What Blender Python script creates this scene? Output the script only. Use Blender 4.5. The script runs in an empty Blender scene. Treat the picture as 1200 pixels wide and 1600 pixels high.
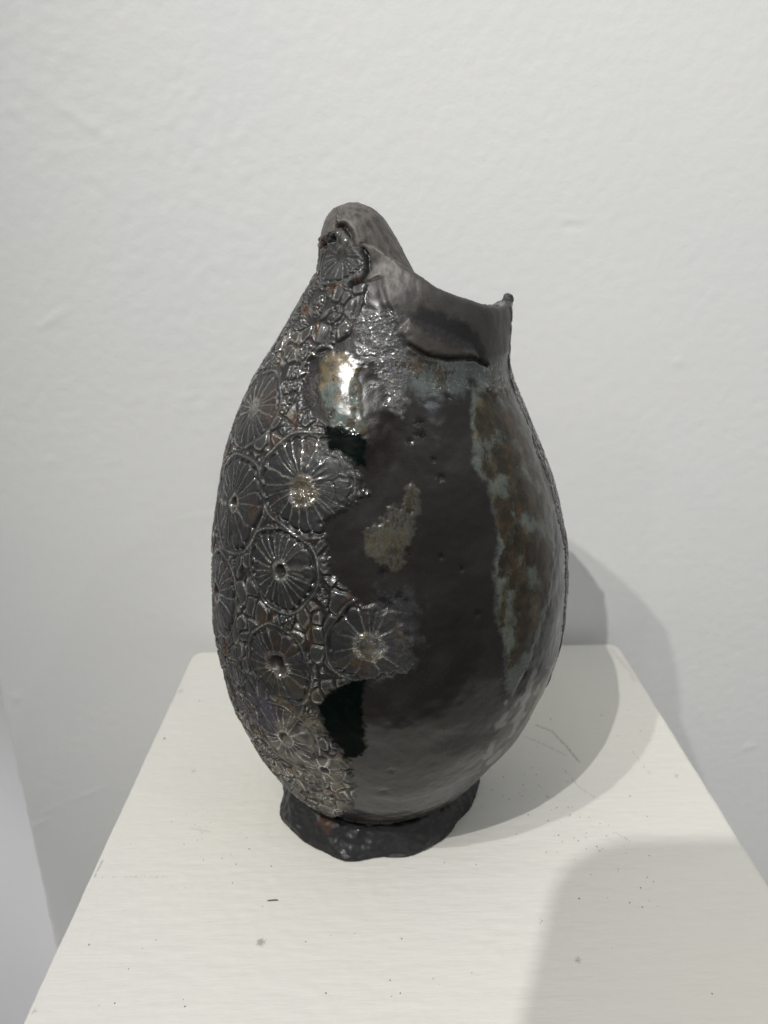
import bpy, math, random
import numpy as np
from mathutils import Matrix, Vector

sc = bpy.context.scene
PLINTH_H = 1.05            # height of the plinth top above the floor

# ------------------------------------------------------------------ camera
def make_camera():
    cd = bpy.data.cameras.new("camera")
    cd.sensor_fit = 'VERTICAL'; cd.sensor_height = 24.0
    cd.lens = 24.0 * 1150.0 / 1600.0
    cd.clip_start = 0.01; cd.clip_end = 60
    cd.dof.use_dof = True; cd.dof.focus_distance = 0.31; cd.dof.aperture_fstop = 7.5
    co = bpy.data.objects.new("camera", cd); sc.collection.objects.link(co)
    p, roll, yaw = math.radians(19.03), math.radians(-1.01), math.radians(0.24)
    cp, sp, cy, sy = math.cos(p), math.sin(p), math.cos(yaw), math.sin(yaw)
    F = Vector((sy*cp, cy*cp, -sp)); Rt = Vector((cy, -sy, 0)); U = Rt.cross(F)
    c, s = math.cos(roll), math.sin(roll)
    X = c*Rt + s*U; Y = -s*Rt + c*U
    M = Matrix(((X.x, Y.x, -F.x, -0.017), (X.y, Y.y, -F.y, 0.0), (X.z, Y.z, -F.z, 0.28 + PLINTH_H), (0, 0, 0, 1)))
    co.matrix_world = M
    sc.camera = co
make_camera()

# ------------------------------------------------------------------ light
sc.view_settings.view_transform = 'Standard'
sc.view_settings.look = 'None'
sc.view_settings.exposure = -0.08
sc.view_settings.gamma = 1.0

w = bpy.data.worlds.new("World"); sc.world = w; w.use_nodes = True
nt = w.node_tree; nt.nodes.clear()
wo = nt.nodes.new('ShaderNodeOutputWorld'); bg = nt.nodes.new('ShaderNodeBackground')
tc = nt.nodes.new('ShaderNodeTexCoord'); sx = nt.nodes.new('ShaderNodeSeparateXYZ')
mr = nt.nodes.new('ShaderNodeMapRange'); cr = nt.nodes.new('ShaderNodeValToRGB')
nt.links.new(tc.outputs['Generated'], sx.inputs[0]); nt.links.new(sx.outputs['Z'], mr.inputs['Value'])
mr.inputs['From Min'].default_value = -1; mr.inputs['From Max'].default_value = 1
nt.links.new(mr.outputs[0], cr.inputs[0])
e = cr.color_ramp.elements
e[0].position = 0.0; e[0].color = (0.16, 0.155, 0.15, 1)
e[1].position = 1.0; e[1].color = (0.92, 0.93, 0.93, 1)
m = cr.color_ramp.elements.new(0.50); m.color = (0.29, 0.29, 0.295, 1)
m = cr.color_ramp.elements.new(0.66); m.color = (0.44, 0.445, 0.45, 1)
nt.links.new(cr.outputs[0], bg.inputs['Color']); bg.inputs['Strength'].default_value = 0.85
nt.links.new(bg.outputs[0], wo.inputs['Surface'])

AIM = Vector((-0.03, 0.34, PLINTH_H + 0.14))
def spot(name, az, el, dist, power, radius, color, aim=AIM, cone=70, blend=0.8):
    az, el = math.radians(az), math.radians(el)
    pos = AIM + dist*Vector((-math.sin(az)*math.cos(el), -math.cos(az)*math.cos(el), math.sin(el)))
    ld = bpy.data.lights.new(name, 'SPOT'); ld.energy = power; ld.shadow_soft_size = radius
    ld.color = color; ld.spot_size = math.radians(cone); ld.spot_blend = blend
    o = bpy.data.objects.new(name, ld); sc.collection.objects.link(o)
    o.location = pos
    o.rotation_euler = (aim - pos).to_track_quat('-Z', 'Y').to_euler()
    return o
spot('track_spot', 38.8, 52.8, 1.3, 25, 0.010, (1.0, 0.985, 0.95), aim=AIM + Vector((0.68, 0.05, -0.36)), cone=76, blend=1.0)
spot('track_spot', 28.5, 51.8, 1.6, 53, 0.008, (1.0, 0.985, 0.955), aim=AIM + Vector((0.75, 0.05, -0.30)), cone=76, blend=1.0)

for az_, el_, d_, p_ in ((75, 42, 2.3, 5), (5, 38, 2.6, 6), (52, 34, 3.0, 7), (-48, 44, 2.8, 10), (18, 62, 2.0, 4)):      # weak spots added for more glints on the glaze
    spot('track_spot', az_, el_, d_, p_, 0.014, (1.0, 0.96, 0.90) if az_ > 0 else (0.86, 0.94, 1.0), cone=120, blend=1.0)

spot('track_spot', 62, 38, 1.9, 95, 0.02, (0.97, 0.93, 1.0), aim=Vector((-.70, .6, PLINTH_H-.38)), cone=25, blend=0.7)   # spot added to brighten the recess left of the wall's end

# ------------------------------------------------------------------ helpers
def tag(o, label=None, cat=None, kind=None, group=None):
    if label: o['label'] = label
    if cat: o['category'] = cat
    if kind: o['kind'] = kind
    if group: o['group'] = group
    return o

def np_mesh(name, V, Q, smooth=True):
    me = bpy.data.meshes.new(name)
    V = np.ascontiguousarray(V, np.float32); Q = np.ascontiguousarray(Q, np.int32)
    k = Q.shape[1]
    me.vertices.add(len(V)); me.vertices.foreach_set('co', V.ravel())
    me.loops.add(Q.size); me.loops.foreach_set('vertex_index', Q.ravel())
    me.polygons.add(len(Q)); me.polygons.foreach_set('loop_start', np.arange(0, Q.size, k, dtype=np.int32))
    me.update(calc_edges=True)
    me.polygons.foreach_set('use_smooth', np.full(len(Q), smooth, bool))
    return me

def link(name, me, mat=None, parent=None, loc=None):
    o = bpy.data.objects.new(name, me); sc.collection.objects.link(o)
    if mat: me.materials.append(mat)
    if parent: o.parent = parent
    if loc is not None: o.location = loc
    return o

_rng = np.random.RandomState(7)
_perm = _rng.permutation(256).astype(np.int32); _perm = np.concatenate([_perm, _perm, _perm])
_g = _rng.normal(size=(256, 3)).astype(np.float32); _g /= np.linalg.norm(_g, axis=1)[:, None]
def perlin(P):
    P = np.asarray(P, np.float32)
    i = np.floor(P).astype(np.int32); f = P - i; i &= 255
    u = f*f*f*(f*(f*6-15)+10)
    out = np.zeros(len(P), np.float32)
    for dx in (0, 1):
        wx = u[:, 0] if dx else 1-u[:, 0]
        for dy in (0, 1):
            wy = u[:, 1] if dy else 1-u[:, 1]
            hxy = _perm[_perm[(i[:, 0]+dx) & 255] + ((i[:, 1]+dy) & 255)]
            for dz in (0, 1):
                wz = u[:, 2] if dz else 1-u[:, 2]
                g = _g[_perm[hxy + ((i[:, 2]+dz) & 255)]]
                d = g[:, 0]*(f[:, 0]-dx) + g[:, 1]*(f[:, 1]-dy) + g[:, 2]*(f[:, 2]-dz)
                out += wx*wy*wz*d
    return out*1.5
def fbm(P, n=3, lac=2.1, gain=0.5):
    o = 0; a = 1.0; P = np.array(P, np.float32)
    for k in range(n):
        o = o + a*perlin(P + 17.3*k); P = P*lac; a *= gain
    return o
_vr = _rng.rand(256, 3).astype(np.float32)
def voronoi(P):
    """distance to the cell border (F2-F1) and a random number per cell"""
    i = np.floor(P).astype(np.int32); f = (P - i).astype(np.float32)
    f1 = np.full(len(P), 9., np.float32); f2 = f1.copy(); cid = np.zeros(len(P), np.int32)
    for dx in (-1, 0, 1):
        for dy in (-1, 0, 1):
            for dz in (-1, 0, 1):
                h = _perm[_perm[_perm[(i[:, 0]+dx) & 255] + ((i[:, 1]+dy) & 255)] + ((i[:, 2]+dz) & 255)]
                r = _vr[h]
                d = np.sqrt((dx+r[:, 0]-f[:, 0])**2 + (dy+r[:, 1]-f[:, 1])**2 + (dz+r[:, 2]-f[:, 2])**2)
                n = d < f1
                f2 = np.where(n, f1, np.minimum(f2, d)); cid = np.where(n, h, cid); f1 = np.where(n, d, f1)
    return f2-f1, _vr[cid, 0]
def sst(a, b, x):
    t = np.clip((x-a)/(b-a), 0, 1); return t*t*(3-2*t)
def vnormals(V, Q):
    n = np.cross(V[Q[:, 2]]-V[Q[:, 0]], V[Q[:, 3]]-V[Q[:, 1]])
    N = np.zeros_like(V)
    for k in range(4):
        for a in range(3):
            N[:, a] += np.bincount(Q[:, k], n[:, a], len(V))
    return N/np.maximum(np.linalg.norm(N, axis=1), 1e-12)[:, None]

# ------------------------------------------------------------------ materials
def new_mat(name):
    m = bpy.data.materials.new(name); m.use_nodes = True
    t = m.node_tree; b = t.nodes['Principled BSDF']
    return m, t, b
def N(t, typ, **kw):
    n = t.nodes.new(typ)
    for k, v in kw.items():
        if k in n.inputs: n.inputs[k].default_value = v
        else: setattr(n, k, v)
    return n

def paint_mat(name, col, fine=(300., .25), med=(60., .3), stretch=(1, 1, 1), tint=.03, rough=.6):
    m, t, b = new_mat(name)
    tc = N(t, 'ShaderNodeTexCoord'); mp = N(t, 'ShaderNodeMapping'); mp.inputs['Scale'].default_value = stretch
    t.links.new(tc.outputs['Object'], mp.inputs[0])
    n1 = N(t, 'ShaderNodeTexNoise', Scale=fine[0], Detail=3.0); n2 = N(t, 'ShaderNodeTexNoise', Scale=med[0], Detail=4.0)
    n3 = N(t, 'ShaderNodeTexNoise', Scale=9.0, Detail=3.0)
    for n in (n1, n2): t.links.new(mp.outputs[0], n.inputs['Vector'])
    t.links.new(tc.outputs['Object'], n3.inputs['Vector'])
    n3.inputs['Scale'].default_value = 7.
    b1 = N(t, 'ShaderNodeBump', Strength=fine[1], Distance=0.0006)
    b2 = N(t, 'ShaderNodeBump', Strength=med[1], Distance=0.002)
    t.links.new(n1.outputs[0], b1.inputs['Height']); t.links.new(n2.outputs[0], b2.inputs['Height'])
    t.links.new(b2.outputs[0], b1.inputs['Normal']); t.links.new(b1.outputs[0], b.inputs['Normal'])
    mx = N(t, 'ShaderNodeMixRGB'); mx.inputs[1].default_value = (col[0]*(1-tint), col[1]*(1-tint), col[2]*(1-.3*tint), 1)
    mx.inputs[2].default_value = (col[0]*(1+tint), col[1]*(1+.8*tint), col[2]*(1-.6*tint), 1)
    t.links.new(n3.outputs[0], mx.inputs[0]); t.links.new(mx.outputs[0], b.inputs['Base Color'])
    b.inputs['Roughness'].default_value = rough
    b.inputs['Specular IOR Level'].default_value = 0.3
    return m, t, b
#==VASE_FIELD_BEGIN
# Vase in its own coordinates: origin at the middle of the foot, z up, +x to the right, -y to the viewer.
LEFT = [(-.036, .004), (-.042, .0140), (-.0515, .0230), (-.0600, .0370), (-.0682, .0566), (-.0741, .0758), (-.0771, .0968), (-.0783, .1146), (-.0773, .1345),
        (-.0747, .1564), (-.0705, .1774), (-.0658, .1977), (-.0587, .2144), (-.0505, .2294), (-.0411, .2429), (-.0333, .2549), (-.0262, .2669), (-.0198, .2734), (-.0150, .2790)]
RIGHT = [(.036, .004), (.0435, .0140), (.0545, .0215), (.0665, .0370), (.0790, .0570), (.0890, .0800), (.0942, .0991), (.0958, .1170), (.0962, .1305), (.0939, .1528),
         (.0903, .1680), (.0853, .1842), (.0798, .1972), (.0743, .2101), (.0681, .2228), (.0639, .2341), (.0641, .2453), (.0645, .2562), (.0634, .2621), (.0620, .2790)]
HLEFT = [(-.0300, .2450), (-.0235, .2600), (-.0198, .2734), (-.0186, .2813), (-.0191, .2897), (-.0169, .2956), (-.0132, .3004), (-.0063, .3023)]
HRIGHT = [(.0420, .2450), (.0330, .2600), (.0225, .2720), (.0173, .2807), (.0135, .2881), (.0086, .2957), (.0038, .3001), (-.0022, .3022)]
RIM = [(-.08, .300), (.005, .2850), (.0223, .2727), (.0266, .2696), (.0308, .2677), (.0394, .2643), (.0477, .2616), (.0546, .2606), (.0588, .2604), (.0625, .2624), (.075, .2630)]
def _ip(t, z):
    a = np.array(t); return np.interp(z, a[:, 1], a[:, 0])
def _smooth_prof(t, zs, k):
    v = _ip(t, zs); p = np.pad(v, k, mode='edge'); w = np.hanning(2*k+3)[1:-1]; w /= w.sum()
    p = np.pad(v, k, mode='reflect', reflect_type='odd')
    return np.convolve(p, w, 'valid')
_zs = np.linspace(0.0005, .285, 600); _zh = np.linspace(.245, .3022, 200)
_L = _smooth_prof(LEFT, _zs, 14); _R = _smooth_prof(RIGHT, _zs, 14)
_HL = _smooth_prof(HLEFT, _zh, 4); _HR = _smooth_prof(HRIGHT, _zh, 4)
_hh = np.clip((.3022-_zh)/.006, 0, 1)          # dome: the section closes to a point at the top
def centre_x(z): return np.interp(z, _zs, (_L+_R)/2)
def field(x, y, z):
    L = np.interp(z, _zs, _L); R = np.interp(z, _zs, _R)
    c = (L+R)/2; a = (R-L)/2
    b = a*(1.0 - .02*sst(.19, .26, z))
    k = np.sqrt(((x-c)/a)**2 + (y/b)**2)
    slope = np.interp(z, _zs, np.gradient(a_tab(), _zs))
    d = (k-1)*a/np.sqrt(1+slope**2)
    d = np.maximum(d, .0005-z)
    # mouth: hollow wall and uneven rim
    rim = np.interp(x, [p[0] for p in RIM], [p[1] for p in RIM]) + .0022*np.clip(-y/.04, -1, 1)*sst(.0, .04, x)*0 - .0035*np.clip(y/.04, 0, 1)
    wall = .0042
    cav = np.maximum(d + wall, .205 - z)
    d = smax(d, -cav, .0015)
    d = smax(d, z-rim, .0020)
    # hooded head
    hl = np.interp(z, _zh, _HL); hr = np.interp(z, _zh, _HR)
    hc = (hl+hr)/2; ha = (hr-hl)/2
    tilt = (.3022-z)*.10
    hb = np.minimum(ha*1.0, .023)
    kk = np.sqrt(((x-hc)/ha)**2 + ((y+.004+tilt*.3)/hb)**2)
    dh = (kk-1)*ha*.85
    dh = np.maximum(dh, (z-.3022)); dh = np.maximum(dh, .246-z)
    cut = np.maximum(dh + .006, np.maximum(z-.285+.9*(x+.004)*-1*0, -(x-.002)))     # hollow behind the hood, open to the right
    d = smin(d, dh, .005)
    # foot ring
    r = np.sqrt(x*x+y*y); ang = np.arctan2(y, x)
    rb = .0532 + .0013*np.sin(2*ang+.6) + .0008*np.sin(5*ang+1.) + .0006*np.sin(9*ang)
    top = .0165 + .0035*np.cos(ang-2.7) + .001*np.sin(4*ang)
    rr = rb - .24*(z-.001) - .0012*sst(.004, .009, z)
    q = np.maximum(r-rr, 0); 
    df = smax(smax(r-rr-.0012*np.sin(np.clip(z/top, 0, 1)*3.14)-.0022*sst(.008, .001, z)*(.5+.45*np.sin(3*ang+.8)+.4*np.sin(7*ang+2)+.3*np.sin(13*ang)), z-top, .004), .0-z, .0008)
    return smin(d, df, .0012)
def a_tab(): return (_R-_L)/2
def smin(a, b, k):
    h = np.clip(.5+.5*(b-a)/k, 0, 1); return b+(a-b)*h - k*h*(1-h)
def smax(a, b, k): return -smin(-a, -b, k)
#==VASE_FIELD_END

ROSETTES = [((-0.0248, -0.0655, 0.1973), 0.0199, 20, 1), ((-0.0351, -0.0694, 0.1632), 0.0161, 21, 2), ((-0.0386, -0.0727, 0.1224), 0.0159, 19, 3), ((-0.0003, -0.0855, 0.1388), 0.0165, 15, 4), ((-0.0572, -0.0417, 0.1827), 0.0207, 18, 5), ((-0.0464, -0.0320, 0.2205), 0.0157, 17, 6), ((-0.0681, -0.0377, 0.1391), 0.0190, 18, 7), ((-0.0204, -0.0320, 0.2555), 0.0161, 20, 8), ((-0.0082, -0.0232, 0.2806), 0.0120, 19, 9), ((-0.0378, -0.0695, 0.0848), 0.0167, 18, 10), ((-0.0589, -0.0529, 0.0987), 0.0126, 14, 11), ((-0.0223, -0.0735, 0.0709), 0.0095, 13, 12), ((-0.0379, -0.0260, 0.2377), 0.0113, 15, 13)]
REGIONS = {
    'TEX': [(-7.200, 0.2700), (-7.200, 0.3000), (-2.151, 0.3000), (-1.972, 0.2732), (-2.006, 0.2679), (-1.995, 0.2596), (-2.018, 0.2525), (-2.186, 0.2463), (-2.248, 0.2425), (-2.246, 0.2328), (-2.155, 0.2237), (-2.036, 0.2208), (-1.957, 0.2181), (-1.840, 0.2135), (-1.764, 0.2069), (-1.676, 0.1957), (-1.770, 0.1909), (-1.927, 0.1842), (-1.907, 0.1759), (-1.864, 0.1640), (-1.778, 0.1585), (-1.734, 0.1538), (-1.560, 0.1501), (-1.497, 0.1394), (-1.515, 0.1272), (-1.736, 0.1223), (-1.873, 0.1169), (-1.925, 0.1083), (-1.897, 0.0919), (-1.789, 0.0786), (-1.772, 0.0628), (-1.807, 0.0407), (-2.094, 0.0159), (-1.950, 0.0030), (-7.200, 0.0030)],
    'GLOSS': [(-2.157, 0.2427), (-2.084, 0.2453), (-1.924, 0.2446), (-1.813, 0.2386), (-1.731, 0.2249), (-1.679, 0.2187), (-1.727, 0.2159), (-1.893, 0.2183), (-1.975, 0.2245), (-2.079, 0.2334)],
    'DARKA': [(-1.945, 0.2181), (-1.854, 0.2193), (-1.729, 0.2173), (-1.675, 0.2138), (-1.669, 0.2043), (-1.726, 0.2056), (-1.795, 0.2086), (-1.873, 0.2098), (-1.915, 0.2133)],
    'DARKB': [(-1.925, 0.1083), (-1.857, 0.1162), (-1.772, 0.1213), (-1.703, 0.1224), (-1.718, 0.1078), (-1.700, 0.0873), (-1.738, 0.0816), (-1.806, 0.0807), (-1.864, 0.0888), (-1.915, 0.1004)],
    'DARKC': [(-1.594, 0.2591), (-1.455, 0.2623), (-1.220, 0.2591), (-0.990, 0.2538), (-0.801, 0.2458), (-0.725, 0.2375), (-0.849, 0.2397), (-0.948, 0.2435), (-1.174, 0.2472), (-1.413, 0.2524)],
    'LOBE': [(-1.610, 0.2526), (-1.537, 0.2560), (-1.394, 0.2535), (-1.187, 0.2501), (-0.954, 0.2452), (-0.873, 0.2412), (-1.153, 0.2424), (-1.342, 0.2438), (-1.477, 0.2459)],
    'CELB': [(-1.607, 0.2433), (-1.422, 0.2449), (-1.037, 0.2415), (-0.406, 0.2354), (-0.404, 0.2252), (-0.725, 0.2260), (-0.901, 0.2316), (-1.058, 0.2278), (-1.321, 0.2285), (-1.452, 0.2338)],
    'CELR': [(-0.912, 0.2317), (-0.404, 0.2252), (-0.351, 0.2082), (-0.462, 0.1905), (-0.482, 0.1740), (-0.590, 0.1569), (-0.685, 0.1423), (-0.778, 0.1292), (-0.860, 0.1151), (-0.941, 0.1035), (-0.983, 0.1082), (-1.013, 0.1231), (-1.068, 0.1442), (-1.054, 0.1599), (-1.004, 0.1717), (-0.998, 0.1867), (-0.991, 0.1952), (-1.050, 0.2018), (-1.002, 0.2132)],
    'CELM': [(-1.438, 0.1983), (-1.396, 0.1970), (-1.425, 0.1884), (-1.480, 0.1768), (-1.545, 0.1666), (-1.610, 0.1694), (-1.684, 0.1722), (-1.695, 0.1799), (-1.597, 0.1853), (-1.571, 0.1899), (-1.508, 0.1910)],
    'SILV': [(-2.083, 0.2591), (-1.786, 0.2625), (-1.632, 0.2591), (-1.481, 0.2466), (-1.387, 0.2430), (-1.415, 0.2337), (-1.443, 0.2242), (-1.536, 0.2267), (-1.606, 0.2340), (-1.702, 0.2398), (-1.840, 0.2468)],
    'SILV2': [(-1.659, 0.1565), (-1.496, 0.1587), (-1.472, 0.1498), (-1.489, 0.1271), (-1.619, 0.1232), (-1.692, 0.1316), (-1.647, 0.1436)],
    'SIDER': [(-0.128, 0.1989), (-0.210, 0.2008), (-0.261, 0.1377), (-0.343, 0.1078), (-0.556, 0.0685), (-0.721, 0.0853), (-0.575, 0.1068), (-0.488, 0.1261), (-0.388, 0.1413), (-0.258, 0.1621), (-0.243, 0.1801)],
    'PALE': [(-0.989, 0.1068), (-0.766, 0.1116), (-0.577, 0.1035), (-0.663, 0.0824), (-0.791, 0.0667), (-0.889, 0.0534), (-0.940, 0.0508), (-1.034, 0.0800)],
    'PURP': [(-2.524, 0.0929), (-2.300, 0.1058), (-2.190, 0.1030), (-2.170, 0.0914), (-2.329, 0.0774), (-2.512, 0.0804)],
    'CREAMB': [(-2.208, 0.0937), (-1.928, 0.1049), (-1.840, 0.0817), (-1.821, 0.0596), (-1.773, 0.0414), (-1.993, 0.0282), (-2.205, 0.0426), (-2.347, 0.0635)],
}
CREASES = {
    'HOOD': [(-0.0110, -0.0165, 0.2930), (-0.0078, -0.0177, 0.2929), (-0.0052, -0.0203, 0.2896), (-0.0020, -0.0280, 0.2853), (0.0010, -0.0309, 0.2809), (0.0014, -0.0332, 0.2761), (-0.0007, -0.0350, 0.2723), (-0.0048, -0.0344, 0.2700)],
    'CREASE': [(0.0173, -0.0498, 0.2478), (0.0234, -0.0500, 0.2438), (0.0324, -0.0477, 0.2419), (0.0432, -0.0415, 0.2414), (0.0498, -0.0362, 0.2375)],
    'CREASE2': [(0.0054, -0.0378, 0.2725), (0.0077, -0.0435, 0.2644), (0.0105, -0.0466, 0.2573), (0.0129, -0.0484, 0.2526), (0.0153, -0.0501, 0.2479)],
    'NECKL': [(-0.0260, -0.0038, 0.2669), (-0.0156, -0.0255, 0.2688), (-0.0061, -0.0347, 0.2685), (0.0016, -0.0371, 0.2714), (0.0054, -0.0373, 0.2732)],
}
PITS = [((-0.0124, -0.0184, 0.2871), 0.0022), ((-0.0162, -0.0138, 0.2855), 0.0016), ((0.0202, -0.0630, 0.2154), 0.0019), ((0.0164, -0.0646, 0.2134), 0.0013), ((0.0257, -0.0661, 0.2065), 0.0009), ((0.0285, -0.0682, 0.2001), 0.0013), ((0.0055, -0.0838, 0.1557), 0.0019), ((0.0109, -0.0837, 0.1567), 0.0016), ((0.0074, -0.0797, 0.0734), 0.0016), ((0.0040, -0.0741, 0.0586), 0.0022), ((0.0074, -0.0842, 0.1540), 0.0016), ((0.0141, -0.0839, 0.1551), 0.0013), ((0.0417, -0.0451, 0.2318), 0.0016), ((0.0321, -0.0527, 0.2282), 0.0016), ((0.0453, -0.0556, 0.0479), 0.0016), ((0.0052, -0.0815, 0.1662), 0.0016), ((0.0149, -0.0795, 0.1745), 0.0016), ((0.0204, -0.0606, 0.2199), 0.0016), ((0.0279, -0.0782, 0.1710), 0.0009), ((0.0360, -0.0773, 0.1651), 0.0009), ((0.0158, -0.0753, 0.1885), 0.0013), ((0.0421, -0.0786, 0.1463), 0.0013)]

# ------------------------------------------------------------------ vase surface
def surface_nets(s, lo, hi):
    nx, ny, nz = [int(round((hi[i]-lo[i])/s))+1 for i in range(3)]
    ax = [np.linspace(lo[i], lo[i]+s*(n-1), n).astype(np.float32) for i, n in enumerate((nx, ny, nz))]
    D = np.empty((nx, ny, nz), np.float32)
    for a in range(0, nx, 32):
        b = min(nx, a+32)
        X, Y, Z = np.meshgrid(ax[0][a:b], ax[1], ax[2], indexing='ij')
        D[a:b] = field(X.ravel(), Y.ravel(), Z.ravel()).reshape(X.shape)
    I = D < 0
    cnt = np.zeros((nx-1, ny-1, nz-1), np.uint8)
    for dx in (0, 1):
        for dy in (0, 1):
            for dz in (0, 1):
                cnt += I[dx:nx-1+dx, dy:ny-1+dy, dz:nz-1+dz]
    cell = np.argwhere((cnt > 0) & (cnt < 8)).astype(np.int32)
    idx = np.full(cnt.shape, -1, np.int32); idx[cell[:, 0], cell[:, 1], cell[:, 2]] = np.arange(len(cell))
    cn = [(a, b, c) for a in (0, 1) for b in (0, 1) for c in (0, 1)]
    val = {c: D[cell[:, 0]+c[0], cell[:, 1]+c[1], cell[:, 2]+c[2]] for c in cn}
    acc = np.zeros((len(cell), 3), np.float32); num = np.zeros(len(cell), np.float32)
    for i, c0 in enumerate(cn):
        for c1 in cn[i+1:]:
            if sum(abs(c0[k]-c1[k]) for k in range(3)) != 1: continue
            v0, v1 = val[c0], val[c1]; m = (v0 < 0) != (v1 < 0)
            t = np.where(m, v0/np.where(v0 == v1, 1, v0-v1), 0)
            for k in range(3):
                acc[:, k] += np.where(m, c0[k]+t*(c1[k]-c0[k]), 0)
            num += m
    V = (cell + acc/num[:, None])*s + np.array(lo, np.float32)
    F = []
    for axis in range(3):
        sl0 = [slice(None)]*3; sl1 = [slice(None)]*3
        sl0[axis] = slice(0, -1); sl1[axis] = slice(1, None)
        a, b = I[tuple(sl0)], I[tuple(sl1)]
        e = np.argwhere(a != b).astype(np.int32)
        ins = a[e[:, 0], e[:, 1], e[:, 2]]
        u, v = [(1, 2), (2, 0), (0, 1)][axis]
        q = []
        for du, dv in ((-1, -1), (0, -1), (0, 0), (-1, 0)):
            c = e.copy(); c[:, u] += du; c[:, v] += dv
            q.append(idx[c[:, 0], c[:, 1], c[:, 2]])
        q = np.stack(q, 1)
        q[~ins] = q[~ins][:, ::-1]
        F.append(q)
    return V, np.concatenate(F)

def poly_sd(pl, u, v):
    """signed distance (metres, negative inside) to a region given as (angle, height)"""
    p = np.array(pl, np.float32)*np.array([.085, 1], np.float32)
    out = np.full(len(u), .05, np.float32)
    lo = p.min(0)-.02; hi = p.max(0)+.02
    s = np.nonzero((u > lo[0]) & (u < hi[0]) & (v > lo[1]) & (v < hi[1]))[0]
    x, y = u[s], v[s]; d = np.full(len(s), 9., np.float32); ins = np.zeros(len(s), bool)
    for a, b in zip(p, np.roll(p, -1, 0)):
        ex, ey = b-a; t = np.clip(((x-a[0])*ex+(y-a[1])*ey)/(ex*ex+ey*ey+1e-12), 0, 1)
        d = np.minimum(d, (x-a[0]-t*ex)**2+(y-a[1]-t*ey)**2)
        c = (a[1] > y) != (b[1] > y)
        ins ^= c & (x < (b[0]-a[0])*(y-a[1])/(b[1]-a[1]+1e-12)+a[0])
    out[s] = np.sqrt(d)*np.where(ins, -1, 1)
    return out
def line_d(pts, P):
    pts = np.array(pts, np.float32); d = np.full(len(P), 9., np.float32)
    for a, b in zip(pts[:-1], pts[1:]):
        e = b-a; t = np.clip(((P-a)@e)/(e@e), 0, 1)
        d = np.minimum(d, np.linalg.norm(P-a-t[:, None]*e, axis=1))
    return d

def mixc(col, c, w): return col + (np.array(c, np.float32)-col)*w[:, None]

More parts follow.
